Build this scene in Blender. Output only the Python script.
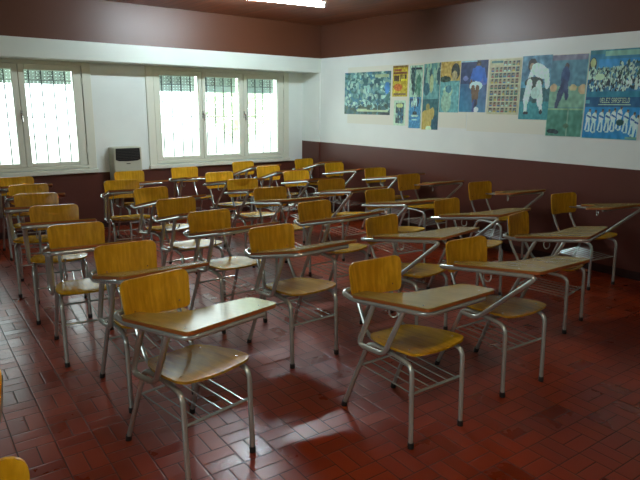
import bpy, bmesh, math, random
from math import radians as rad, pi, sin, cos
from mathutils import Vector, Matrix, noise

for o in list(bpy.data.objects): bpy.data.objects.remove(o)
C = bpy.context.scene
COL = C.collection
V = Vector

# ------------------------------------------------------------------ camera, world, lights, exposure
def _n(v): return v / v.length
FPX = 583.4
def _ray(x, y): return V((x-320, -(y-240), -FPX))
_Y = _n(_ray(-153, 100)); _X = _n(_ray(1077, 113.4)); _X = _n(_X - _Y*_X.dot(_Y)); _Z = _X.cross(_Y)
cam = bpy.data.cameras.new('camera'); camo = bpy.data.objects.new('camera', cam); COL.objects.link(camo)
M = Matrix((_X, _Y, _Z)).to_4x4(); M.translation = V((0, 0, 1.6))
camo.matrix_world = M
cam.sensor_width = 36; cam.lens = FPX/640*36; cam.clip_start = 0.05
C.camera = camo

SKY = 4.6
w = bpy.data.worlds.new('sky'); C.world = w; w.use_nodes = True
bg = w.node_tree.nodes['Background']
bg.inputs[0].default_value = (0.86, 0.97, 0.98, 1); bg.inputs[1].default_value = SKY

def portal(loc, rot, sx, sy):
    l = bpy.data.lights.new('daylight_portal', 'AREA'); l.shape = 'RECTANGLE'; l.size = sx; l.size_y = sy
    l.cycles.is_portal = True
    o = bpy.data.objects.new('daylight_portal', l); COL.objects.link(o); o.location = loc; o.rotation_euler = rot
portal((1.26, 7.80, 1.42), (rad(-90), 0, 0), 2.05, 1.14)
portal((4.25, 7.80, 1.42), (rad(-90), 0, 0), 2.05, 1.14)
portal((-2.72, 0.9, 1.6), (0, rad(-90), 0), 1.1, 2.2)

vs = C.view_settings
vs.view_transform = 'Standard'; vs.look = 'None'; vs.gamma = 1; vs.use_curve_mapping = False
vs.exposure = 0.62
try: C.render.image_settings.color_mode = 'RGB'
except Exception: pass

# ------------------------------------------------------------------ materials
def s2l(c): return tuple((x/255/12.92 if x/255 <= .04045 else ((x/255+.055)/1.055)**2.4) for x in c) + (1,)
def mat(name, rgb=None, rough=.5, metal=0, emit=None, es=0, spec=.5, coat=0):
    m = bpy.data.materials.new(name); m.use_nodes = True
    b = m.node_tree.nodes['Principled BSDF']
    if rgb is not None: b.inputs['Base Color'].default_value = s2l(rgb)
    b.inputs['Roughness'].default_value = rough; b.inputs['Metallic'].default_value = metal
    b.inputs['Specular IOR Level'].default_value = spec
    b.inputs['Coat Weight'].default_value = coat; b.inputs['Coat Roughness'].default_value = .12
    if emit: b.inputs['Emission Color'].default_value = s2l(emit); b.inputs['Emission Strength'].default_value = es
    return m
def nd(m, t, **k):
    n = m.node_tree.nodes.new(t)
    for a, b in k.items(): setattr(n, a, b)
    return n
def lk(m, a, b): m.node_tree.links.new(a, b)
def pb(m): return m.node_tree.nodes['Principled BSDF']
def ramp(m, src, stops, interp='LINEAR'):
    r = nd(m, 'ShaderNodeValToRGB'); r.color_ramp.interpolation = interp
    e = r.color_ramp.elements
    while len(e) < len(stops): e.new(.5)
    for i, (p, c) in enumerate(stops): e[i].position = p; e[i].color = s2l(c)
    lk(m, src, r.inputs[0]); return r

def wood(name, dark, light, scale, rough=.3, coat=.0, seed=0):
    """varnished plywood with grain running along the object's local axis that has the small scale"""
    m = mat(name, light, rough, coat=coat, spec=.3)
    tc = nd(m, 'ShaderNodeTexCoord'); mp = nd(m, 'ShaderNodeMapping')
    mp.inputs['Scale'].default_value = scale
    oi = nd(m, 'ShaderNodeObjectInfo'); ad = nd(m, 'ShaderNodeVectorMath', operation='SCALE')
    cb = nd(m, 'ShaderNodeCombineXYZ')
    lk(m, oi.outputs['Random'], cb.inputs[0]); lk(m, oi.outputs['Random'], cb.inputs[1])
    ad.inputs['Scale'].default_value = 9.0; lk(m, cb.outputs[0], ad.inputs[0])
    lk(m, ad.outputs[0], mp.inputs['Location'])
    lk(m, tc.outputs['Object'], mp.inputs['Vector'])
    nz = nd(m, 'ShaderNodeTexNoise'); nz.inputs['Scale'].default_value = 1; nz.inputs['Detail'].default_value = 4
    nz.inputs['Roughness'].default_value = .6
    lk(m, mp.outputs[0], nz.inputs['Vector'])
    r = ramp(m, nz.outputs['Fac'], [(.32, dark), (.5, tuple((a+b)/2 for a, b in zip(dark, light))), (.66, light)])
    lk(m, r.outputs[0], pb(m).inputs['Base Color'])
    return m

M_back = wood('backrest_plywood', (178, 130, 14), (214, 164, 38), (42, 42, 1.6))
M_seat = wood('seat_plywood', (150, 110, 10), (194, 150, 30), (36, 1.8, 36), rough=.24)
pb(M_seat).inputs['Specular IOR Level'].default_value = .17
M_lam = wood('tablet_laminate', (150, 129, 64), (164, 143, 74), (40, 2.5, 40), rough=.22, coat=.2)
M_edge = mat('tablet_edge', (150, 84, 36), .35)
M_steel = mat('grey_enamelled_steel', (198, 208, 202), .26, metal=.65)
M_rub = mat('black_rubber', (18, 17, 17), .7)
M_screw = mat('screw_head', (225, 222, 205), .2, metal=1)
M_cream = mat('cream_window_paint', (226, 230, 212), .4)
M_iron = mat('window_bar_iron', (84, 92, 90), .6)
M_chrome = mat('chrome', (210, 210, 210), .15, metal=1)
M_dark = mat('dark_iron', (50, 45, 40), .5)

# floor: red clay tiles in a basketweave
M_floor = mat('red_basketweave_tile', (110, 40, 20), .3, coat=.1, spec=.42)
pb(M_floor).inputs['Coat Roughness'].default_value = .22
def floor_nodes(m):
    g = nd(m, 'ShaderNodeNewGeometry'); S = .168
    def mth(op, a, b=None, c=None):
        n = nd(m, 'ShaderNodeMath', operation=op)
        for i, x in enumerate((a, b, c)):
            if x is None: continue
            if isinstance(x, (int, float)): n.inputs[i].default_value = x
            else: lk(m, x, n.inputs[i])
        return n.outputs[0]
    sp = nd(m, 'ShaderNodeSeparateXYZ'); lk(m, g.outputs['Position'], sp.inputs[0])
    ux = mth('SUBTRACT', mth('MULTIPLY_ADD', sp.outputs[1], -.048, sp.outputs[0]), .442)
    vx = mth('SUBTRACT', mth('MULTIPLY_ADD', sp.outputs[0], .048, sp.outputs[1]), 3.475)
    u = mth('ADD', mth('DIVIDE', ux, S), 201.0); v = mth('ADD', mth('DIVIDE', vx, S), 200.0)
    fu = mth('FRACT', u); fv = mth('FRACT', v)
    iu = mth('FLOOR', u); iv = mth('FLOOR', v)
    par = mth('MODULO', mth('ADD', iu, iv), 2.0)
    # distance to square border
    def edge(f): return mth('MINIMUM', f, mth('SUBTRACT', 1.0, f))
    eu, ev = edge(fu), edge(fv)
    mu, mv = mth('ABSOLUTE', mth('SUBTRACT', fu, .5)), mth('ABSOLUTE', mth('SUBTRACT', fv, .5))
    mid = mth('ADD', mth('MULTIPLY', mu, par), mth('MULTIPLY', mv, mth('SUBTRACT', 1.0, par)))
    d = mth('MINIMUM', mth('MINIMUM', eu, ev), mid)
    grout = mth('LESS_THAN', d, .016)
    # tile id -> colour variation
    hu = mth('GREATER_THAN', fu, .5); hv = mth('GREATER_THAN', fv, .5)
    half = mth('ADD', mth('MULTIPLY', hu, par), mth('MULTIPLY', hv, mth('SUBTRACT', 1.0, par)))
    cb = nd(m, 'ShaderNodeCombineXYZ'); lk(m, iu, cb.inputs[0]); lk(m, iv, cb.inputs[1]); lk(m, half, cb.inputs[2])
    wn = nd(m, 'ShaderNodeTexWhiteNoise'); lk(m, cb.outputs[0], wn.inputs['Vector'])
    nz = nd(m, 'ShaderNodeTexNoise'); nz.inputs['Scale'].default_value = 3.2; nz.inputs['Detail'].default_value = 5
    lk(m, g.outputs['Position'], nz.inputs['Vector'])
    mix = mth('ADD', mth('MULTIPLY', wn.outputs['Value'], .4), mth('MULTIPLY', nz.outputs['Fac'], .75))
    r = ramp(m, mix, [(.25, (112, 36, 4)), (.55, (130, 42, 6)), (.8, (142, 50, 10))])
    mc = nd(m, 'ShaderNodeMix', data_type='RGBA'); lk(m, grout, mc.inputs[0]); lk(m, r.outputs[0], mc.inputs[6])
    mc.inputs[7].default_value = s2l((66, 30, 20)); lk(m, mc.outputs[2], pb(m).inputs['Base Color'])
    rr = mth('ADD', mth('MULTIPLY', wn.outputs['Value'], .12), mth('ADD', mth('MULTIPLY', nz.outputs['Fac'], .14), .20))
    rr = mth('ADD', rr, mth('MULTIPLY', grout, .3)); lk(m, rr, pb(m).inputs['Roughness'])
    bp = nd(m, 'ShaderNodeBump'); bp.inputs['Strength'].default_value = .35; bp.inputs['Distance'].default_value = .003
    hh = mth('MULTIPLY_ADD', wn.outputs['Value'], .5, mth('MULTIPLY', mth('MINIMUM', d, .04), 24.0))
    lk(m, hh, bp.inputs['Height']); lk(m, bp.outputs[0], pb(m).inputs['Normal'])
floor_nodes(M_floor)

UPPER = 2.28
def wall_mat(name, dado, white=(236, 244, 238)):
    """maroon dado, white field and maroon band above, each painted at its own height"""
    m = mat(name, white, .4)
    g = nd(m, 'ShaderNodeNewGeometry'); sp = nd(m, 'ShaderNodeSeparateXYZ'); lk(m, g.outputs['Position'], sp.inputs[0])
    dv = nd(m, 'ShaderNodeMath', operation='DIVIDE'); lk(m, sp.outputs[2], dv.inputs[0]); dv.inputs[1].default_value = 3.0
    maroon = (88, 47, 38)
    r = ramp(m, dv.outputs[0], [(0, (44, 22, 20)), (.075/3, maroon), (dado/3, white), (UPPER/3, (90, 50, 30))], 'CONSTANT')
    nz = nd(m, 'ShaderNodeTexNoise'); nz.inputs['Scale'].default_value = 2.2; nz.inputs['Detail'].default_value = 6
    lk(m, g.outputs['Position'], nz.inputs['Vector'])
    hs = nd(m, 'ShaderNodeHueSaturation'); lk(m, r.outputs[0], hs.inputs['Color'])
    mm = nd(m, 'ShaderNodeMapRange'); mm.inputs['To Min'].default_value = .9; mm.inputs['To Max'].default_value = 1.08
    lk(m, nz.outputs['Fac'], mm.inputs['Value']); lk(m, mm.outputs[0], hs.inputs['Value'])
    lk(m, hs.outputs[0], pb(m).inputs['Base Color'])
    return m
M_wr = wall_mat('painted_wall', 1.032)
M_wb = wall_mat('painted_window_wall', .723)
M_beam = wall_mat('painted_beam', .01, (222, 232, 222))

M_ceil = mat('ceiling_planks', (120, 58, 30), .35)
def ceil_nodes(m):
    g = nd(m, 'ShaderNodeNewGeometry'); sp = nd(m, 'ShaderNodeSeparateXYZ'); lk(m, g.outputs['Position'], sp.inputs[0])
    mp = nd(m, 'ShaderNodeMapping'); mp.inputs['Scale'].default_value = (14, .7, 1); lk(m, g.outputs['Position'], mp.inputs['Vector'])
    nz = nd(m, 'ShaderNodeTexNoise'); nz.inputs['Scale'].default_value = 1; nz.inputs['Detail'].default_value = 4; lk(m, mp.outputs[0], nz.inputs['Vector'])
    r = ramp(m, nz.outputs['Fac'], [(.3, (104, 48, 24)), (.7, (150, 78, 42))])
    a = nd(m, 'ShaderNodeMath', operation='DIVIDE'); lk(m, sp.outputs[0], a.inputs[0]); a.inputs[1].default_value = .12
    f = nd(m, 'ShaderNodeMath', operation='FRACT'); lk(m, a.outputs[0], f.inputs[0])
    l = nd(m, 'ShaderNodeMath', operation='LESS_THAN'); lk(m, f.outputs[0], l.inputs[0]); l.inputs[1].default_value = .06
    mc = nd(m, 'ShaderNodeMix', data_type='RGBA'); lk(m, l.outputs[0], mc.inputs[0]); lk(m, r.outputs[0], mc.inputs[6])
    mc.inputs[7].default_value = s2l((50, 24, 14)); lk(m, mc.outputs[2], pb(m).inputs['Base Color'])
ceil_nodes(M_ceil)

M_glass = bpy.data.materials.new('window_glass'); M_glass.use_nodes = True
def glass_nodes(m):
    nt = m.node_tree; nt.nodes.clear()
    out = nd(m, 'ShaderNodeOutputMaterial'); tr = nd(m, 'ShaderNodeBsdfTransparent'); tr.inputs[0].default_value = (.95, .98, .97, 1)
    gl = nd(m, 'ShaderNodeBsdfGlossy'); gl.inputs['Roughness'].default_value = .03
    fr = nd(m, 'ShaderNodeFresnel'); fr.inputs[0].default_value = 1.45
    mx = nd(m, 'ShaderNodeMixShader'); lk(m, fr.outputs[0], mx.inputs[0]); lk(m, tr.outputs[0], mx.inputs[1]); lk(m, gl.outputs[0], mx.inputs[2])
    lk(m, mx.outputs[0], out.inputs[0])
glass_nodes(M_glass)

# ------------------------------------------------------------------ mesh helpers
def box(bm, x0, x1, y0, y1, z0, z1):
    v = [bm.verts.new(p) for p in ((x0,y0,z0),(x1,y0,z0),(x1,y1,z0),(x0,y1,z0),(x0,y0,z1),(x1,y0,z1),(x1,y1,z1),(x0,y1,z1))]
    for f in ((3,2,1,0),(4,5,6,7),(0,1,5,4),(1,2,6,5),(2,3,7,6),(3,0,4,7)): bm.faces.new([v[i] for i in f])
def rounded(pts, r, n=5):
    """round the corners of a polyline; r is one radius or a list of one per inner point"""
    pts = [V(p) for p in pts]; out = [pts[0]]
    for i in range(1, len(pts)-1):
        a, b, c = pts[i-1], pts[i], pts[i+1]; rr = r[i-1] if isinstance(r, (list, tuple)) else r
        d1, d2 = (a-b), (c-b); t = min(rr, d1.length*.48, d2.length*.48)
        p, q = b + d1.normalized()*t, b + d2.normalized()*t
        for k in range(n+1):
            s = k/n; out.append(p*(1-s)**2 + b*2*s*(1-s) + q*s*s)
    out.append(pts[-1]); return out
def tube(bm, pts, r, n=8, cap=True):
    pts = [V(p) for p in pts]; P = [pts[0]]
    for p in pts[1:]:
        if (p-P[-1]).length > 1e-5: P.append(p)
    pts = P; rings = []; prev = None
    for i, p in enumerate(pts):
        if i == 0: t = pts[1]-p
        elif i == len(pts)-1: t = p-pts[i-1]
        else: t = (pts[i+1]-p).normalized() + (p-pts[i-1]).normalized()
        t.normalize()
        if prev is None:
            a = V((0, 0, 1)) if abs(t.z) < .9 else V((1, 0, 0)); u = t.cross(a).normalized()
        else: u = (prev - t*prev.dot(t)).normalized()
        prev = u; vv = t.cross(u)
        rings.append([bm.verts.new(p + u*r*cos(2*pi*k/n) + vv*r*sin(2*pi*k/n)) for k in range(n)])
    for a, b in zip(rings, rings[1:]):
        for k in range(n): bm.faces.new((a[k], a[(k+1) % n], b[(k+1) % n], b[k]))
    if cap: bm.faces.new(rings[0][::-1]); bm.faces.new(rings[-1])
def disc(bm, c, nrm, r, h=.002, n=8):
    c = V(c); nrm = V(nrm).normalized(); tube(bm, [c, c+nrm*h], r, n)
def mesh(name, bm, m, parent=None, smooth=True, bevel=0, seg=2):
    bmesh.ops.recalc_face_normals(bm, faces=bm.faces[:])
    me = bpy.data.meshes.new(name); bm.to_mesh(me); bm.free()
    for x in (m if isinstance(m, (list, tuple)) else [m]): me.materials.append(x)
    if smooth:
        for p in me.polygons: p.use_smooth = True
        try: me.set_sharp_from_angle(angle=rad(38))
        except Exception: pass
    o = bpy.data.objects.new(name, me); COL.objects.link(o); o.parent = parent
    if bevel:
        b = o.modifiers.new('bevel', 'BEVEL'); b.width = bevel; b.segments = seg; b.limit_method = 'ANGLE'
    return o
def NB(): return bmesh.new()
def empty(name, loc=(0,0,0), rz=0, parent=None):
    o = bpy.data.objects.new(name, None); COL.objects.link(o); o.location = loc; o.rotation_euler = (0,0,rz); o.parent = parent
    o.empty_display_size = .1; return o
def tag(o, label, cat, group=None, kind=None):
    o['label'] = label; o['category'] = cat
    if group: o['group'] = group
    if kind: o['kind'] = kind
    return o
def struct(name, bm, m, bevel=0, label=None):
    o = mesh(name, bm, m, smooth=False, bevel=bevel); o['kind'] = 'structure'
    if label: o['label'] = label
    return o
def slab(bm, outline, zf, th):
    """closed plate from an xy outline; zf(x, y) is its top surface"""
    top = [bm.verts.new((x, y, zf(x, y))) for x, y in outline]
    bot = [bm.verts.new((x, y, zf(x, y)-th)) for x, y in outline]
    n = len(outline)
    bm.faces.new(top); bm.faces.new(bot[::-1])
    for i in range(n): bm.faces.new((top[i], bot[i], bot[(i+1) % n], top[(i+1) % n]))

# ------------------------------------------------------------------ the room
XL, XR, YF, YB, ZC = -2.6, 5.7, -2.4, 7.66, 2.755
T = .22
bm = NB(); box(bm, XL-T, XR+T, YF-T, YB+T, -.12, 0); struct('floor', bm, M_floor, label='glossy red clay tile floor laid in a basketweave')
bm = NB(); box(bm, XL-T, XR+T, YF-T, YB+T, ZC, ZC+.12); struct('ceiling', bm, M_ceil, label='dark reddish wooden plank ceiling')
bm = NB(); box(bm, XR, XR+T, YF-T, YB+T, 0, ZC); struct('wall_right', bm, M_wr, label='wall with maroon dado, white field and maroon upper band behind the posters')
bm = NB(); box(bm, XL-T, XR, YF-T, YF, 0, ZC); struct('wall_front', bm, M_wr)
# left wall with an unseen opening added to let in fill daylight
bm = NB()
box(bm, XL-T, XL, YF, YB+T, 0, 1.05); box(bm, XL-T, XL, YF, YB+T, 2.15, ZC)
box(bm, XL-T, XL, YF, -.2, 1.05, 2.15); box(bm, XL-T, XL, 2.0, YB+T, 1.05, 2.15)
struct('wall_left', bm, M_wr)
# back wall: strips and piers around two window openings
W1, W2, ZW = (.235, 2.298), (3.21, 5.31), (.80, 2.06)
bm = NB()
box(bm, XL, XR, YB, YB+T, 0, ZW[0]); box(bm, XL, XR, YB, YB+T, ZW[1], ZC)
for a, b in ((XL, W1[0]), (W1[1], W2[0]), (W2[1], XR)): box(bm, a, b, YB, YB+T, ZW[0], ZW[1])
struct('wall_back', bm, M_wb, label='white window wall with maroon dado below the sills')
bm = NB(); box(bm, XL, XR, 7.22, YB, 2.08, ZC); struct('trim_1', bm, M_beam, label='deep white painted beam above the windows with maroon face over it')
bm = NB(); box(bm, XR-.02, XR, 7.22, YB, 0, 2.08); struct('trim_2', bm, M_wr, label='shallow painted pilaster in the far right corner')

# windows -----------------------------------------------------------
M_shut = mat('grey_green_roller_shutter', (196, 212, 208), .5)
def trans(m):
    out = [n for n in m.node_tree.nodes if n.type == 'OUTPUT_MATERIAL'][0]
    t = nd(m, 'ShaderNodeBsdfTranslucent'); t.inputs[0].default_value = (.7, .85, .82, 1); mx = nd(m, 'ShaderNodeMixShader'); mx.inputs[0].default_value = .10
    lk(m, pb(m).outputs[0], mx.inputs[1]); lk(m, t.outputs[0], mx.inputs[2]); lk(m, mx.outputs[0], out.inputs[0])
trans(M_shut)
def win(idx, x0, x1, panes, sh_z, board_l, board_r, handle_at):
    root = empty('window_%d' % idx, ((x0+x1)/2, YB, 0)); root['kind'] = 'structure'
    ox, oy = root.location.x, root.location.y
    def B(bm, a, b, c, d, e, f): box(bm, a-ox, b-ox, c-oy, d-oy, e, f)
    bm = NB()                                                    # outer casing boards
    B(bm, x0-board_l, x0, YB-.025, YB+.1, .755, 2.078); B(bm, x1, x1+board_r, YB-.025, YB+.1, .755, 2.078)
    B(bm, x0, x1, YB-.02, YB+.1, 2.035, 2.078); B(bm, x0, x1, YB-.025, YB+.1, .80, .835)
    js = [x0+.005] + [(panes[i][1]+panes[i+1][0])/2 for i in range(len(panes)-1)] + [x1-.005]
    for j in js: B(bm, j-.028, j+.028, YB+.036, YB+.07, .80, 2.06)
    B(bm, x0, x1, YB+.036, YB+.07, 2.0, 2.06); B(bm, x0, x1, YB+.036, YB+.07, .80, .86)
    mesh('window_casing', bm, M_cream, root, smooth=False, bevel=.004)
    bm = NB(); B(bm, x0-board_l-.01, x1+board_r+.01, YB-.05, YB+.02, .735, .785); mesh('window_sill', bm, M_cream, root, smooth=False, bevel=.006)
    for i, (a, b) in enumerate(panes):
        fl = .07; fr = .07
        l = x0+.006 if i == 0 else (panes[i-1][1]+a)/2+.003
        r = x1-.006 if i == len(panes)-1 else (b+panes[i+1][0])/2-.003
        bm = NB(); y0, y1 = YB-.012, YB+.035
        B(bm, l, a, y0, y1, .838, 2.032); B(bm, b, r, y0, y1, .838, 2.032)
        B(bm, a, b, y0, y1, .838, .883); B(bm, a, b, y0, y1, 1.968, 2.032)
        s = mesh('sash', bm, M_cream, root, smooth=False, bevel=.006)
        bm = NB(); B(bm, a-.01, b+.01, YB+.010, YB+.014, .875, 1.975); mesh('pane', bm, M_glass, s, smooth=False)
        for hz in (1.02, 1.86):
            hx = l+.0 if i != len(panes)-1 else r
            if i in (0, len(panes)-1):
                bm = NB(); tube(bm, [(hx-ox, y0-oy-.006, hz-.035), (hx-ox, y0-oy-.006, hz+.035)], .007); mesh('hinge', bm, M_cream, s)
        # roller shutter let down a little behind the glass: slats with rows of light slots
        bm = NB(); z = 1.99
        zz = z; k = 0
        while zz > sh_z+.001:
            z2 = max(zz-.037, sh_z)
            B(bm, a-.03, b+.03, YB+.155, YB+.165, z2+.0025, zz)
            # thin web with slots between slats
            n = 14; wd = (b-a+.06)/n
            for q in range(n):
                B(bm, a-.03+q*wd, a-.03+q*wd+wd*.7, YB+.158, YB+.162, z2, z2+.0025)
            zz = z2; k += 1
        B(bm, a-.03, b+.03, YB+.150, YB+.17, sh_z-.012, sh_z)
        mesh('roller_shutter', bm, M_shut, root, smooth=False)
        # grille bars and cross bar outside
        bm = NB()
        n = 4
        for q in range(n):
            x = a + (b-a)*(q+.55)/n
            tube(bm, [(x-ox, YB+.11-oy, .8), (x-ox, YB+.11-oy, 2.03)], .008, 6)
        for zb in (1.42,):
            tube(bm, [(a-.03-ox, YB+.118-oy, zb), (b+.03-ox, YB+.118-oy, zb)], .004, 6)
        # scroll work at the head of the grille
        for q in range(n):
            x = a + (b-a)*(q+.05)/n; 
            for dz in (0, .055):
                c = V((x+.035-ox, YB+.11-oy, 1.885+dz))
                tube(bm, [c+V((.026*cos(t*pi/5), 0, .02*sin(t*pi/5))) for t in range(11)], .0035, 5)
        tube(bm, [(a-.03-ox, YB+.11-oy, 1.855), (b+.03-ox, YB+.11-oy, 1.855)], .004, 6)
        mesh('grille', bm, M_iron, root)
    for hx in handle_at:
        bm = NB(); y = YB-.012-oy; x = hx-ox
        box(bm, x-.012, x+.012, y-.008, y, 1.40, 1.50); tube(bm, rounded([(x, y-.005, 1.46), (x, y-.04, 1.46), (x+.004, y-.042, 1.37)], .012), .008)
        mesh('handle', bm, M_chrome, root)
    return root
win(1, W1[0], W1[1], [(.315, .85), (.986, 1.516), (1.652, 2.193)], 1.826, .09, .105, (.918, 1.584))
win(2, W2[0], W2[1], [(3.305, 3.869), (3.977, 4.526), (4.659, 5.205)], 1.775, .10, .09, (3.923, 4.6))
# frame of the unseen left window, added for fill daylight
root = empty('window_3', (XL, .9, 0)); root['kind'] = 'structure'
bm = NB()
for a, b in ((-1.1, -1.04), (-.03, .03), (1.04, 1.1)): box(bm, -.14, -.08, a, b, 1.05, 2.15)
box(bm, -.14, -.08, -1.04, 1.04, 1.05, 1.11); box(bm, -.14, -.08, -1.04, 1.04, 2.09, 2.15)
mesh('sash', bm, M_cream, root, smooth=False, bevel=.005)

# outdoors: paved yard, a pale boundary wall and a tree seen through the panes
M_yard = mat('pale_paving', (190, 190, 180), .8)
bm = NB(); box(bm, -30, 30, YB+T, 34, -.3, -.15); o = struct('ground_outside', bm, M_yard)
o.name = 'ground'
bm = NB(); box(bm, XL-14, XL-T, -12, 12, -.3, -.15); o = struct('ground', bm, M_yard)
M_leaf = mat('pale_leaf', (206, 220, 186), .6)
def tree(x, y, hgt, r, seed, label):
    rnd = random.Random(seed)
    root = empty('garden_tree', (x, y, -.15)); tag(root, label, 'tree', 'trees outside the right window')
    bm = NB(); tube(bm, rounded([(0,0,0), (.05,.02,hgt*.4), (-.03,0,hgt*.8)], .2), .07, 8); mesh('trunk', bm, mat('bark', (190, 188, 165), .8), root)
    bm = NB()
    for i in range(1500):
        d = V((rnd.gauss(0,1), rnd.gauss(0,1), rnd.gauss(0,1))).normalized() * r * rnd.uniform(.35, 1)**.6
        c = V((d.x, d.y, d.z*1.2 + hgt)); u = V((rnd.gauss(0,1), rnd.gauss(0,1), rnd.gauss(0,1))).normalized()
        v = u.cross(V((rnd.gauss(0,1), rnd.gauss(0,1), rnd.gauss(0,1)))).normalized()
        s = rnd.uniform(.05, .09)
        bm.faces.new([bm.verts.new(c+u*s), bm.verts.new(c+v*s*.5), bm.verts.new(c-u*s), bm.verts.new(c-v*s*.5)])
    mesh('crown', bm, M_leaf, root, smooth=False)
tree(7.2, 12.3, 1.75, .75, 3, 'pale green leafy tree outside behind the middle pane of the right window')
tree(10.0, 13.6, 2.7, .9, 5, 'green leafy tree outside behind the right pane of the right window')

# ------------------------------------------------------------------ ceiling light
def at(x, y, z):
    d = M.to_3x3() @ _ray(x, y); t = (z-1.6)/d.z; return V((0,0,1.6)) + d*t
pa, pq = at(323, 5.5, 2.67), at(240, -3, 2.67)
dr = (pq-pa).normalized(); pe = pa + dr*1.2; mid = (pa+pe)/2
M_tubeL = mat('lit_fluorescent_tube', (255, 255, 255), .4, emit=(225, 242, 250), es=240)
M_tubeW = mat('warm_fill_tube', (255, 255, 255), .4, emit=(255, 236, 206), es=90)  # warm emission, used only by the added fill lamp
M_house = mat('white_lamp_housing', (225, 228, 225), .4)
def lamp(loc, rz, label, name='fluorescent_light', tm=None):
    root = empty(name, loc, rz); tag(root, label, 'ceiling light', 'fluorescent ceiling lights')
    bm = NB(); box(bm, -.63, .63, -.04, .04, .035, ZC-loc[2]); mesh('housing', bm, M_house, root, smooth=False, bevel=.006)
    for s in (-1, 1):
        bm = NB(); box(bm, s*.615-.012, s*.615+.012, -.022, .022, -.022, .036); mesh('lamp_holder', bm, M_house, root, smooth=False, bevel=.004)
    bm = NB(); tube(bm, [(-.605, 0, 0), (.605, 0, 0)], .017, 14); mesh('fluorescent_tube', bm, tm or M_tubeL, root)
lamp((mid.x, mid.y, 2.67), math.atan2(dr.y, dr.x), 'lit white fluorescent tube under the wooden ceiling in front of the windows')

lamp((0.9, 0.4, 2.67), 0, 'added fluorescent fill tube on the ceiling beside the viewer, outside the picture', tm=M_tubeW)  # unseen lamp added to brighten the room from the camera side

# ------------------------------------------------------------------ posters on the right wall
M_print = mat('printed_paper', (200, 200, 200), .42)
def pn():
    a = nd(M_print, 'ShaderNodeAttribute'); a.attribute_name = 'ink'; lk(M_print, a.outputs['Color'], pb(M_print).inputs['Base Color'])
pn()
M_paper = mat('cream_paper', (232, 236, 220), .55)
FONT = {'V':('10001','10001','10001','10001','10001','01010','00100'),'E':('11111','10000','10000','11110','10000','10000','11111'),
'L':('10000','10000','10000','10000','10000','10000','11111'),'Z':('11111','00001','00010','00100','01000','10000','11111'),
'S':('01111','10000','10000','01110','00001','00001','11110'),'A':('01110','10001','10001','11111','10001','10001','10001'),
'R':('11110','10001','10001','11110','10100','10010','10001'),'F':('11111','10000','10000','11110','10000','10000','10000'),
'I':('111','010','010','010','010','010','111'),'D':('11110','10001','10001','10001','10001','10001','11110'),' ':('00',)*7}
class Pic:
    """a little raster (u to the viewer's right, v up, both 0..1) painted by simple shapes"""
    def __init__(s, nx, ny, bg): s.nx, s.ny = nx, ny; s.c = [[tuple(bg)]*nx for _ in range(ny)]
    def each(s, f):
        for j in range(s.ny):
            for i in range(s.nx):
                r = f((i+.5)/s.nx, (j+.5)/s.ny, s.c[j][i])
                if r is not None: s.c[j][i] = tuple(r)
        return s
    def rect(s, a, b, c, d, col): return s.each(lambda u, v, k: col if a <= u < b and c <= v < d else None)
    def ell(s, cu, cv, ru, rv, col, rot=0):
        ca, sa = cos(rot), sin(rot)
        def f(u, v, k):
            x, y = u-cu, v-cv; x, y = x*ca+y*sa, -x*sa+y*ca
            return col if (x/ru)**2+(y/rv)**2 < 1 else None
        return s.each(f)
    def line(s, u0, v0, u1, v1, w, col, asp=1):
        def f(u, v, k):
            dx, dy = u1-u0, (v1-v0)*asp; px, py = u-u0, (v-v0)*asp
            t = max(0, min(1, (px*dx+py*dy)/(dx*dx+dy*dy+1e-9)))
            return col if math.hypot(px-t*dx, py-t*dy) < w else None
        return s.each(f)
    def noise(s, sc, amt, seed=0, u0=0, u1=1, v0=0, v1=1):
        def f(u, v, k):
            if not (u0 <= u <= u1 and v0 <= v <= v1): return None
            n = noise.noise(V((u*sc+seed*7.3, v*sc*s.ny/s.nx, seed*3.1)))*amt
            return tuple(max(0, min(255, c+n)) for c in k)
        return s.each(f)
    def crowd(s, u0, u1, v0, v1, cols, seed, cell=.04, rows=None):
        rnd = random.Random(seed)
        n = int((u1-u0)*(v1-v0)/(cell*cell*1.1))
        for _ in range(n):
            s.ell(rnd.uniform(u0, u1), rnd.uniform(v0, v1), cell*rnd.uniform(.4, .9), cell*rnd.uniform(.6, 1.5), rnd.choice(cols), rnd.uniform(-.6, .6))
        return s
    def text(s, t, u0, v1, wid, hgt, col):
        cols = sum(len(FONT[ch][0])+1 for ch in t)-1; cw = wid/cols; x = u0
        for ch in t:
            g = FONT[ch]
            for j, row in enumerate(g):
                for i, b in enumerate(row):
                    if b == '1': s.rect(x+i*cw, x+(i+1)*cw, v1-(j+1)*hgt/7, v1-j*hgt/7, col)
            x += (len(g[0])+1)*cw
        return s
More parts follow.
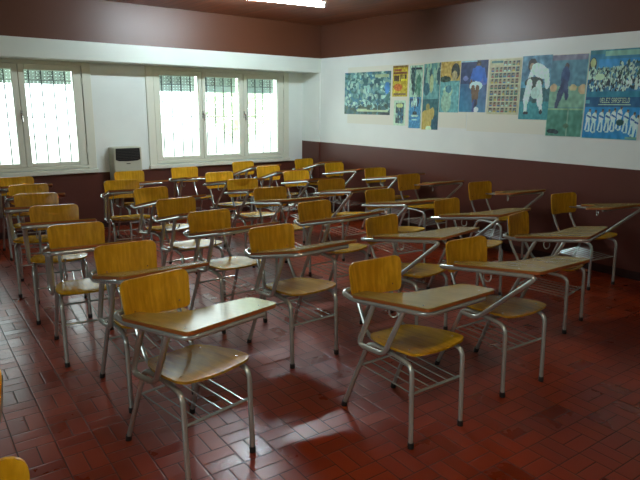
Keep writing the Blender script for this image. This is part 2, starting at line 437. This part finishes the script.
def poster(name, ya, yb, z0, z1, pic, off, label, group='football posters on the right wall', shear=0):
    """sheet on the right wall; ya = far (picture-left) edge, yb = near edge"""
    if isinstance(z0, (int, float)): z0 = (z0, z0)
    if isinstance(z1, (int, float)): z1 = (z1, z1)
    X = XR - off; nx, ny = pic.nx, pic.ny
    yc, zc = (ya+yb)/2, (z0[0]+z1[0])/2
    bm = NB(); lay = bm.loops.layers.color.new('ink')
    g = []
    for j in range(ny+1):
        row = []
        for i in range(nx+1):
            u, v = i/nx, j/ny
            y = ya + (yb-ya)*u + shear*(v-1); za = z0[0]+(z0[1]-z0[0])*u; zb = z1[0]+(z1[1]-z1[0])*u
            row.append(bm.verts.new((0, y-yc, za+(zb-za)*v-zc)))
        g.append(row)
    for j in range(ny):
        for i in range(nx):
            f = bm.faces.new((g[j][i], g[j][i+1], g[j+1][i+1], g[j+1][i]))
            c = tuple(min(1, (q*.86+28)*w_/255) for q, w_ in zip(pic.c[j][i], (1.03, 1.2, 1.17))) + (1,)
            for l in f.loops: l[lay] = c
    # thickness
    ext = [e for e in bm.edges if e.is_boundary]
    r = bmesh.ops.extrude_edge_only(bm, edges=ext)
    for v in [x for x in r['geom'] if isinstance(x, bmesh.types.BMVert)]: v.co.x += .0012
    me = bpy.data.meshes.new(name); bm.to_mesh(me); bm.free(); me.materials.append(M_print)
    o = bpy.data.objects.new(name, me); COL.objects.link(o); o.location = (X, yc, zc)
    tag(o, label, 'poster', group); return o
k = 5.7/5.45
def Yp(y): return y*k
def Zp(z): return 1.6-(1.6-z)*k
# backing paper in two lengths
def sheet(ya, yb, z0, z1, off, label):
    bm = NB(); box(bm, XR-off, XR-off+.0015, Yp(yb), Yp(ya), Zp(z0), Zp(z1)); o = mesh('backing_paper', bm, M_paper, smooth=False)
    tag(o, label, 'paper', 'long cream paper sheets under the posters')
sheet(6.29, 4.245, 1.36, 2.103, .003, 'long cream paper sheet taped under the orange newspaper page and wide crowd poster')
sheet(4.235, 2.6, 1.335, 2.10, .003, 'long cream paper sheet under the sticker grid and white-shirt footballer posters')
TEAL = (58, 110, 122)
rnd = random.Random(4)
p = Pic(72, 44, (52, 92, 98)).noise(7, 60, 1)
p.crowd(0, 1, .12, 1, [(150,175,172),(96,130,136),(40,74,84),(176,186,176),(120,140,132),(60,100,96),(38,90,120)], 8, .045)
p.crowd(0, 1, 0, .2, [(44,64,56),(60,90,96),(70,80,64)], 9, .05)
p.ell(.93, .62, .05, .14, (50,110,180)).rect(.66,.96,.86,.93,(170,168,130)).line(.3,.1,.95,.1,.025,(190,184,148)).rect(.8,.98,.0,.05,(30,34,40)).noise(12, 30, 4)
poster('poster', Yp(6.352), Yp(5.459), Zp(1.485), Zp(2.033), p, .006, 'wide bluish-green poster of a packed crowd, leftmost on the white wall')
p = Pic(34, 44, (196, 148, 22)).noise(6, 40, 2)
p.rect(0,1,.93,1,(120,74,20)).rect(.05,.95,.72,.8,(110,46,16)).rect(.1,.45,.5,.68,(70,40,16)).rect(.5,.6,.5,.7,(60,40,14)).rect(.66,.72,.5,.7,(60,40,14)).rect(.78,.9,.5,.7,(60,40,14))
p.rect(.55,.95,.5,.56,(230,190,20)).ell(.38,.3,.28,.12,(206,86,20)).rect(.1,.9,.05,.12,(120,80,40)).rect(.1,.6,.82,.88,(150,60,24)).noise(20, 50, 5)
poster('newspaper_page', Yp(5.427), Yp(5.168), Zp(1.715), Zp(2.09), p, .006, 'small yellow and orange newspaper page pinned above a framed team photo', 'football posters on the right wall')
p = Pic(30, 42, (196, 198, 176)).rect(.16,.86,.1,.9,(60,84,84)).ell(.5,.8,.3,.09,(196,184,120)).crowd(.2,.8,.12,.66,[(30,60,84),(40,90,120),(150,170,160),(40,44,48)],3,.07).noise(10, 30, 3)
poster('poster', Yp(5.387), Yp(5.187), Zp(1.36), Zp(1.668), p, .006, 'small cream-bordered photo poster below the orange newspaper page')
p = Pic(34, 88, (150, 168, 150)).noise(5, 40, 3).rect(.02,.12,.0,1,(190,196,176)).rect(.1,.9,.93,.97,(20,26,34)).crowd(.1,.45,.6,.92,[(30,50,54),(40,80,84)],5,.09)
p.crowd(.5,.9,.55,.8,[(60,110,90),(90,130,110),(40,90,70)],6,.08).rect(.05,.95,0,.5,(48,112,160)).rect(.1,.8,.44,.48,(20,40,80)).crowd(.1,.8,.36,.46,[(20,40,70),(190,200,190)],7,.06)
p.ell(.5,.24,.18,.03,(24,34,40)).ell(.5,.2,.3,.02,(180,190,180)).rect(.3,.7,.12,.15,(170,190,190)).noise(14, 40, 6)
poster('poster', Yp(5.135), Yp(4.925), Zp(1.337), Zp(2.08), p, .006, 'tall narrow poster, pale above and blue below, right of the orange newspaper page')
p = Pic(44, 88, (72, 120, 124)).noise(4, 50, 5).crowd(.0,1,.72,1,[(150,170,150),(100,150,140),(40,70,80)],11,.08).ell(.5,.7,.12,.14,(176,168,120)).ell(.2,.62,.2,.1,(34,80,96))
p.rect(0,1,0,.47,(30,76,84)).ell(.34,.34,.12,.06,(150,120,60)).ell(.24,.13,.36,.17,(196,148,64)).line(.3,.2,.66,.25,.09,(190,142,66)).ell(.44,.02,.18,.04,(220,214,180)).ell(.85,.1,.2,.12,(20,60,80)).noise(12, 26, 7)
poster('poster', Yp(4.908), Yp(4.656), (Zp(1.325), Zp(1.33)), (Zp(2.088), Zp(2.096)), p, .006, 'tall dark teal poster with an orange-brown figure at its foot')
p = Pic(44, 80, (80, 130, 140)).rect(0,1,.62,1,(206,150,70)).ell(.76,.8,.22,.16,(26,30,26)).ell(.72,.72,.14,.1,(176,140,96)).ell(.25,.66,.3,.06,(30,50,40)).rect(0,1,0,.6,(96,150,156))
p.ell(.42,.42,.24,.12,(176,186,160)).ell(.45,.46,.16,.08,(60,110,130)).ell(.35,.2,.26,.2,(150,170,150)).noise(10, 50, 8)
poster('poster', Yp(4.650), Yp(4.368), Zp(1.535), Zp(2.098), p, .006, 'poster with a dark-haired head on orange, left of the blue-shirt footballer')
p = Pic(52, 76, (40, 96, 156)).each(lambda u, v, c: (36+40*u, 60+50*(1-v), 110+40*(1-v))).rect(0,1,.55,1,(26,40,84)).rect(.02,.98,0,.0,(0,0,0)).ell(.2,.66,.1,.05,(110,110,170)).ell(.86,.6,.18,.08,(90,100,180))
SK = (110, 70, 52)
p.ell(.66,.93,.09,.06,(34,28,28)).ell(.66,.9,.06,.045,SK).ell(.66,.74,.2,.16,(40,90,190)).line(.5,.8,.42,.6,.06,(40,84,180)).line(.84,.8,.92,.62,.06,(40,84,180)).line(.42,.6,.38,.5,.04,SK)
p.ell(.6,.51,.24,.09,(214,222,228)).line(.5,.46,.56,.2,.07,SK).line(.66,.46,.62,.18,.07,SK).line(.56,.2,.54,.04,.05,(50,60,120)).line(.63,.2,.6,.1,.05,(30,30,60)).ell(.66,.05,.09,.055,(230,232,224)).rect(0,.6,.97,1,(150,180,200)).noise(9, 24, 9)
poster('poster', Yp(4.360), Yp(4.000), Zp(1.543), Zp(2.094), p, .006, 'deep blue poster of a footballer in blue shirt and white shorts with a ball')
p = Pic(54, 76, (200, 172, 140)); rnd = random.Random(12)
p.rect(.06,.42,.93,.98,(70,110,110))
for j in range(9):
    for i in range(7):
        u, v = .06+i*.13, .04+j*.105
        if j == 8 and i < 3: continue
        bgc = rnd.choice([(70,110,110),(130,150,130),(150,140,110),(60,80,90),(150,120,110)]); sh = rnd.choice([(160,60,60),(60,90,140),(200,200,190),(60,110,80),(40,44,50),(190,150,60)])
        p.rect(u, u+.105, v, v+.085, bgc); p.rect(u+.01, u+.095, v, v+.03, sh); p.ell(u+.052, v+.048, .03, .026, (150,108,84)); p.ell(u+.052, v+.068, .03, .014, (40,32,30))
p.noise(12, 24, 10)
poster('poster', Yp(3.978), Yp(3.592), Zp(1.525), Zp(2.09), p, .006, 'cream poster with a grid of many small player portraits')
p = Pic(54, 88, (60, 120, 150)).rect(0,1,.6,1,(70,110,140)).noise(6, 60, 12).rect(0,1,0,.28,(50,124,136)).rect(0,1,.28,.5,(40,80,90))
WH = (222, 224, 216)
p.ell(.35,.86,.15,.1,(28,26,28)).ell(.34,.83,.08,.06,(170,130,104)).ell(.62,.76,.3,.11,WH,-.2).line(.85,.72,.9,.56,.08,WH).line(.36,.74,.3,.62,.07,WH).ell(.45,.58,.32,.09,(30,44,38)).line(.3,.55,.22,.32,.1,WH).line(.22,.32,.22,.14,.06,WH).line(.62,.52,.7,.3,.1,WH)
p.line(.7,.3,.76,.14,.05,WH).ell(.52,.42,.16,.09,(196,204,200)).ell(.24,.1,.1,.025,(24,24,30)).ell(.76,.12,.05,.04,(24,24,30)).rect(.42,.58,.26,.32,(30,60,60)).noise(14, 26, 13)
poster('poster', Yp(3.582), Yp(3.255), Zp(1.481), Zp(2.104), p, .008, 'poster of a footballer in white long-sleeved shirt bending forward')
p = Pic(56, 92, (84, 128, 132)).rect(0,1,.93,1,(116,100,124)).rect(0,1,.62,.93,(74,112,136)).rect(0,1,.36,.62,(120,148,128)).ell(.12,.6,.1,.05,(206,150,112)).ell(.66,.6,.1,.04,(206,164,118)).ell(.92,.58,.12,.06,(214,160,124))
p.ell(.44,.86,.06,.04,(60,44,48)).ell(.42,.74,.12,.12,(34,52,96),-.3).line(.4,.64,.3,.5,.07,(30,40,80)).line(.3,.5,.24,.38,.05,(44,50,80)).line(.46,.64,.5,.5,.05,(40,50,90)).rect(0,1,0,.35,(66,116,100)).rect(0,1,.33,.35,(140,156,120)).rect(.58,.6,0,.35,(130,150,130))
p.ell(.18,.06,.14,.03,(24,34,40)).ell(.3,.05,.08,.025,(30,40,50)).ell(.56,.13,.08,.03,(70,90,70)).rect(.0,.02,0,1,(150,170,150)).rect(.98,1,0,1,(150,180,176)).noise(11, 34, 14)
poster('poster', Yp(3.262), Yp(2.888), (Zp(1.328), Zp(1.331)), (Zp(2.095), Zp(2.092)), p, .006, 'tall poster of a running footballer in dark kit on green, beside the team poster')
p = Pic(158, 125, (34, 118, 168))
p.rect(0,1,.48,1,(44,108,150)).rect(0,1,.95,1,(60,116,130)).rect(.28,.97,.93,.985,(132,164,150)).rect(.18,.9,.8,.9,(40,120,180)).noise(4, 30, 15)
p.ell(.07,.84,.07,.08,(34,40,40)).ell(.07,.86,.05,.05,(196,180,120)).ell(.0,.72,.1,.05,(210,210,196))
p.crowd(.03,1,.7,.8,[(150,160,140),(30,50,60),(90,120,120),(200,204,190)],21,.02).crowd(.55,1,.72,.86,[(30,80,110),(44,70,60),(190,190,180)],22,.025)
p.crowd(.03,1,.58,.7,[(206,208,196),(40,48,56),(120,140,130),(30,44,50),(220,220,206)],23,.024).crowd(.03,.7,.54,.6,[(206,208,200),(24,34,44),(60,110,150)],24,.02)
p.ell(.22,.7,.09,.04,(206,206,180)).rect(.86,.9,.55,.68,(206,200,190)).line(.27,.5,.27,.6,.01,(206,200,190)).rect(0,1,.47,.54,(34,110,140)).rect(0,1,.0,.475,(24,116,180)).rect(0,1,.36,.475,(20,70,116)).rect(0,.08,.4,.44,(90,150,170))
p.rect(.25,.80,.385,.475,(22,60,100)).text('VELEZ SARSFIELD', 43/158, .464, 84/158, .056, (206,204,166)).rect(.25,.83,.383,.392,(190,196,170))
rnd = random.Random(31)
for i, (u, v) in enumerate(((.09,.2),(.2,.19),(.33,.2),(.45,.2),(.55,.21),(.66,.23),(.78,.2),(.9,.17),(.97,.14))):
    p.ell(u+.02, v+.115, .02, .02, (150,112,90)); p.ell(u+.02, v+.128, .02, .012, (60,50,50)); p.ell(u, v+.045, .048, .062, (222,224,220), rnd.uniform(-.2,.2)); p.line(u-.03,v+.06,u+.04,v+.04,.01,(40,90,150))
    p.line(u-.02, v, u-.04, v-.1, .016, (214,218,216)); p.line(u+.02, v, u+.03, v-.11, .016, (206,212,214)); p.ell(u+.0, v-.12, .03, .012, (200,206,210))
p.ell(.68,.19,.07,.035,(20,60,60)).rect(.80,1,.0,.03,(110,150,140)).rect(0,1,0,.012,(60,140,170)).noise(16, 24, 16)
poster('team_poster', Yp(2.878), Yp(2.375), Zp(1.326), Zp(2.116), p, .008, 'large blue team poster lettered in cream, rightmost on the wall', shear=0)

# ------------------------------------------------------------------ gas heater between the windows
root = empty('wall_heater', (2.745, YB, .45)); tag(root, 'cream wall heater with black top grille between the two windows', 'heater')
M_heat = mat('heater_enamel', (186, 188, 168), .4)
bm = NB(); box(bm, -.185, .185, -.20, -.0, .06, .60); mesh('casing', bm, M_heat, root, smooth=False, bevel=.02, seg=3)
bm = NB()
pr_ = [(-.155, .585), (.155, .585), (.16, .44), (.12, .425), (0, .42), (-.12, .425), (-.16, .44)]
a = [bm.verts.new((x, -.206, z)) for x, z in pr_]; b = [bm.verts.new((x, -.198, z)) for x, z in pr_]
bm.faces.new(a); bm.faces.new(b[::-1])
for i in range(7): bm.faces.new((a[i], b[i], b[(i+1) % 7], a[(i+1) % 7]))
g = mesh('grille', bm, M_rub, root, smooth=False)
bm = NB()
for i in range(7): box(bm, -.145, .145, -.212, -.205, .445+i*.02, .451+i*.02)
mesh('slat', bm, M_dark, g, smooth=False)
bm = NB(); box(bm, -.025, .025, -.206, -.199, .385, .395); mesh('name_plate', bm, M_dark, root, smooth=False)
bm = NB(); tube(bm, rounded([(.12, -.08, .07), (.12, -.08, -.1), (.12, -.01, -.12)], .04), .012); mesh('gas_pipe', bm, M_steel, root)
bm = NB(); tube(bm, rounded([(0,0,.0), (0,0,.2)], .1), .008); bm.free()

# ------------------------------------------------------------------ tablet-arm chair
def chair(kind, mirrored=False):
    Z0, KT, SY = {1: (.693, .145, 0), 2: (.722, .152, -.085), 3: (.700, .235, 0), 4: (.702, .29, 0)}[kind]      # tablet plane; the second make sits higher and further forward
    def zt(x, y): return Z0 - y*KT
    root = empty('tablet_arm_chair')
    R_ = .0128
    L = .178
    for s in (-1, 1):
        bm = NB()
        tube(bm, rounded([(s*L, -.255, .012), (s*L, -.238, .42), (s*(L-.01), -.10, .426)], .055, 7), R_, 10)
        lg = mesh('leg', bm, M_steel, root)
        bm = NB(); tube(bm, [(s*L, -.2558, 0), (s*L, -.254, .03)], .0155, 10); mesh('rubber_foot', bm, M_rub, lg)
        bm = NB()
        tube(bm, rounded([(s*(L+.005), .25, .012), (s*(L-.012), .085, .418), (s*(L-.012), .0, .426)], .05, 7), R_, 10)
        lg = mesh('leg', bm, M_steel, root)
        bm = NB(); tube(bm, [(s*(L+.005), .251, 0), (s*(L+.004), .244, .03)], .0155, 10); mesh('rubber_foot', bm, M_rub, lg)
    bm = NB()
    for s in (-1, 1): tube(bm, [(s*(L-.010), -.11, .426), (s*(L-.012), .01, .426)], R_, 8)
    for y in (-.12, .05): tube(bm, [(-(L-.01), y, .422), (L-.01, y, .422)], .008, 8)
    mesh('seat_frame', bm, M_steel, root)
    # storage rack
    bm = NB(); zr = .265; yf, yr = -.228, .143
    tube(bm, [(-L, yf, zr), (L, yf, zr)], .007, 8); tube(bm, [(-L, yr, zr+.01), (L, yr, zr+.01)], .007, 8)
    for i in range(6):
        x = -.155+i*.062
        tube(bm, [(x, yf, zr), (x, yr, zr+.01)], .0032, 6)
    mesh('book_rack', bm, M_steel, root)
    # back posts
    for s in (-1, 1):
        bm = NB()
        tube(bm, rounded([(s*.125, -.05, .422), (s*.125, .135, .428), (s*.12, .245, .61), (s*.12, .262, .77)], [.05, .08], 7), .010, 9)
        mesh('back_post', bm, M_steel, root)
    # seat: dished plywood with rounded corners
    out = rounded([(0,.13,0),(-.13,.13,0),(-.172,.03,0),(-.196,-.14,0),(-.190,-.248,0),(0,-.264,0),(.190,-.248,0),(.196,-.14,0),(.172,.03,0),(.13,.13,0),(0,.13,0)],
                  [.05,.08,.1,.045,.12,.045,.1,.08,.05], 4)[:-1]
    bm = NB(); ring = [(p.x, p.y) for p in out]; rings = []
    def zs(x, y): return .461 - .012*(1-(x/.2)**2) - .10*y - (.008*max(0, (-y-.18)/.085)**2) + (.008*max(0, (y-.05)/.1)**2)
    TH = .011
    for q in (1, .8, .55, .3):
        rings.append([bm.verts.new((x*q, -.06+(y+.06)*q, zs(x*q, -.06+(y+.06)*q))) for x, y in ring])
    nn = len(ring)
    for a, b in zip(rings, rings[1:]):
        for i in range(nn): bm.faces.new((a[i], a[(i+1) % nn], b[(i+1) % nn], b[i]))
    bm.faces.new(rings[-1])
    low = [bm.verts.new((v.co.x, v.co.y, v.co.z-TH)) for v in rings[0]]; low2 = [bm.verts.new((v.co.x, v.co.y, v.co.z-TH)) for v in rings[2]]
    for i in range(nn):
        bm.faces.new((rings[0][(i+1) % nn], rings[0][i], low[i], low[(i+1) % nn])); bm.faces.new((low[(i+1) % nn], low[i], low2[i], low2[(i+1) % nn]))
    bm.faces.new(low2)
    seat = mesh('seat', bm, M_seat, root)
    for x, y in ((-.15, -.19), (.15, -.19), (-.12, .06), (.12, .06)):
        bm = NB(); disc(bm, (x, y, zs(x, y)-.001), (0,0,1), .0055, .0025); mesh('screw', bm, M_screw, seat)
    # backrest: curved plywood, 0.38 wide, 0.18 high
    bm = NB(); Wb, z0, z1 = .184, .610, .802
    pr = rounded([(0,z0+.003,0),(-Wb+.012,z0,0),(-Wb,z1,0),(Wb,z1,0),(Wb-.012,z0,0),(0,z0+.003,0)], [.035,.045,.045,.035], 5)[:-1]
    def yb(x, z): return .268 - .030*(x/.19)**2 + (z-.70)*.16 - .012
    rings = []
    cz = (z0+z1)/2
    for q in (1, .75, .45, .2):
        rings.append([bm.verts.new((p.x*q, yb(p.x*q, cz+(p.y-cz)*q)-.011, cz+(p.y-cz)*q)) for p in pr])
    back = [[bm.verts.new((v.co.x, v.co.y+.011, v.co.z)) for v in rg] for rg in rings]
    nn = len(pr)
    for RR in (rings, back):
        for a, b in zip(RR, RR[1:]):
            for i in range(nn): bm.faces.new((a[i], a[(i+1) % nn], b[(i+1) % nn], b[i]))
        bm.faces.new(RR[-1])
    for i in range(nn): bm.faces.new((rings[0][i], rings[0][(i+1) % nn], back[0][(i+1) % nn], back[0][i]))
    br = mesh('backrest', bm, M_back, root)
    for x, z in ((0, .76), (-.12, .65), (.12, .65)):
        bm = NB(); disc(bm, (x, yb(x, z)-.0105, z), (0,-1,0), .005, .002); mesh('screw', bm, M_screw, br)
    # writing tablet
    outl = rounded([(-.17,.165+SY*.3,0),(-.225,.165+SY*.3,0),(-.222,-.365+SY,0),(.262,-.350+SY,0),(.29,-.115+SY,0),(.10,-.080+SY*.8,0),(-.03,-.06+SY*.5,0),(-.115,.06,0),(-.125,.165+SY*.3,0),(-.17,.165+SY*.3,0)],
                   [.03,.03,.035,.05,.1,.1,.08,.03], 5)[:-1]
    ol = [(p.x, p.y) for p in outl]
    bm = NB(); slab(bm, ol, lambda x, y: zt(x, y), .004); tab = mesh('writing_tablet', bm, M_lam, root)
    bm = NB(); cxm, cym = 0, -.2
    slab(bm, [(x*1.0, y) for x, y in ol], lambda x, y: zt(x, y)-.004, .014); e = mesh('edge_band', bm, M_edge, tab); e['label'] = 'orange-brown edge band'
    for x, y in ((-.19, .10), (-.19, -.30), (.19, -.30)):
        bm = NB(); disc(bm, (x, y, zt(x, y)-.001), (0,.14,1), .005, .0022); mesh('screw', bm, M_screw, tab)
    # tubular rail under the tablet's edge, looping round to the back post
    dz = -.018-.0125
    bm = NB()
    P = [(-.112, .262, .655), (-.212, .255, .655), (-.212, .16, zt(0,.16)+dz), (-.215, -.352+SY, zt(0,-.352+SY)+dz), (.18, -.34+SY, zt(0,-.34+SY)+dz)]
    if kind != 2: tube(bm, rounded(P, [.05,.04,.07], 7), .014, 10)
    else: tube(bm, rounded(P[:3] + [(-.214, -.435, zt(0,-.435)+dz), (-.203, -.05, .412), (-.2, .06, .415)], [.05,.04,.06,.05], 7), .014, 10)
    mesh('tablet_rail', bm, M_steel, root)
    if kind == 2:
        bm = NB(); tube(bm, [(-.20, -.34, zt(0,-.34)-.030), (.22, -.33, zt(0,-.33)-.030)], .011, 8); mesh('cross_rail', bm, M_steel, root)
        bm = NB(); tube(bm, rounded([(.10, -.30, zt(0,-.30)-.03), (-.02, -.04, zt(0,-.04)-.028), (-.11, .262, .66)], .05), .009, 8); mesh('cross_rail', bm, M_steel, root)
    # U support: two struts rising from the side frame
    if kind != 2:
      bm = NB(); tube(bm, rounded([(-.212, -.205, zt(0,-.205)+dz), (-.205, -.075, .425), (-.205, .02, .415)], .05, 6), .014, 10); mesh('strut', bm, M_steel, root)
      bm = NB(); tube(bm, rounded([(-.212, .0, zt(0,.0)+dz), (-.207, .115, .412), (-.205, .02, .415)], .05, 6), .014, 10); mesh('strut', bm, M_steel, root)
    # bag hook
    bm = NB(); hy = -.03; hz = zt(0, hy)-.018
    pts = [V((-.13, hy, hz)), V((-.14, hy, hz-.06))] + [V((-.14-.0+.012*(1-cos(t*pi/6)), hy-.018+.018*cos(t*pi/6), hz-.06-.028*sin(t*pi/6))) for t in range(1, 8)]
    tube(bm, pts, .0042, 6); mesh('bag_hook', bm, M_steel, root)
    if mirrored:                                      # left-handed make: the tablet stands on the other side
        for o in root.children_recursive:
            if o.type == 'MESH':
                o.data.transform(Matrix.Scale(-1, 4, (1, 0, 0))); o.data.flip_normals()
    return root
protos = {q: chair(q) for q in (1, 2, 3, 4)}; protos[5] = chair(2, True)
used = set()
def copy_tree(o, parent=None):
    c = o.copy(); COL.objects.link(c); c.parent = parent
    for ch in list(o.children): copy_tree(ch, c)
    return c

SP = {  # name: picked centre of the backrest's top edge (x, y), yaw in degrees
'A7': (1.33, 7.03, -3), 'A6': (1.31, 6.32, -8), 'A5': (1.23, 5.65, -14), 'A4': (1.19, 4.91, -13), 'A3': (1.11, 4.06, -8), 'A2': (1.17, 3.31, -2), 'A1': (1.06, 2.59, 8),
'B8': (2.57, 6.94, -2), 'B7': (2.20, 6.16, -10), 'B6': (2.22, 5.45, 6), 'B5': (2.14, 4.70, 0), 'B4': (2.09, 4.00, 1), 'B3': (2.16, 3.24, 0), 'B2': (2.12, 2.18, -2),
'C8': (3.34, 7.04, -4), 'C7': (3.44, 6.30, -4), 'C6': (3.33, 5.57, -8), 'C5': (3.21, 4.84, -7), 'C4': (3.04, 3.91, 2), 'C3': (3.03, 3.08, 6), 'C2': (2.94, 2.23, -4),
'D8': (4.35, 7.29, 2), 'D7': (4.33, 6.60, -2), 'D6': (4.29, 5.90, -6), 'D5': (4.12, 5.01, -4), 'D4': (4.02, 4.13, -6), 'D3': (4.07, 3.34, 3), 'D2': (3.98, 2.56, 10),
'E8': (5.35, 7.20, 4), 'E7': (5.32, 6.44, 4), 'E6': (5.34, 5.61, -3), 'E5': (5.20, 4.88, -3), 'E4': (5.32, 3.93, -5), 'E3': (5.28, 2.93, -8),
'Y1': (.04, 1.40, -3), 'Y2': (.232, 2.05, -75)}
ORD = ['front', 'second', 'third', 'fourth', 'fifth', 'sixth', 'rearmost']
COLN = {'A': 'in the leftmost full column', 'B': 'in the second column from the left', 'C': 'in the middle column', 'D': 'in the column next to the poster-wall column', 'E': 'in the column along the poster wall'}
counts = {}
for kx in SP: counts.setdefault(kx[0], []).append(kx)
for c in 'ABCDE':
    ks = sorted(counts[c])
    for i, kx in enumerate(ks):
        last = i == len(ks)-1
        pos = 'front' if i == 0 else 'rearmost' if last else ORD[i] + ' from the front'
        lab = 'yellow plywood tablet-arm chair, %s %s' % (pos, COLN[c])
        if kx == 'A1': lab = 'yellow plywood tablet-arm chair with pale shining tablet, front in the leftmost full column'
        if kx == 'E3': lab = 'yellow plywood tablet-arm chair, nearest of the column along the poster wall'
        if kx == 'B8': lab = 'yellow plywood tablet-arm chair, rearmost in the second column, in front of the wall heater'
        SP[kx] += (lab,)
SP['Y1'] += ('yellow plywood tablet-arm chair at the bottom left corner, only its backrest corner in view',)
SP['Y2'] += ('yellow plywood tablet-arm chair at the left edge, only a sliver of backrest in view',)
for kx, (x, y, yaw, lab) in SP.items():
    kind = 2 if kx in ('C2','C3','C5','C6','C7','D3','D4','D5','D6','E3','E4','E5','E6','E7') else 1
    if kx in ('E3', 'E4', 'E5'): kind = 5
    if kx in ('D8', 'D7', 'E8'): kind = 4
    if kx in ('A2','A3','A4','A5','A6','A7','B3','B4','B5','B6','B7','C4'): kind = 3
    o = copy_tree(protos[kind]) if kind in used else protos[kind]; used.add(kind)
    x += -.02 if kx == 'A1' else {'A': -.003, 'B': -.018, 'C': -.03, 'D': -.02}.get(kx[0], 0)
    if kx[0] in 'AB': y += .02
    a = rad(yaw); bx, by = 0, .264                       # backrest centre in chair coordinates
    o.location = (x - (bx*cos(a)-by*sin(a)), y - (bx*sin(a)+by*cos(a)), 0); o.rotation_euler = (0, 0, a)
    tag(o, lab, 'chair', 'tablet-arm chairs in rows on the tiled floor')
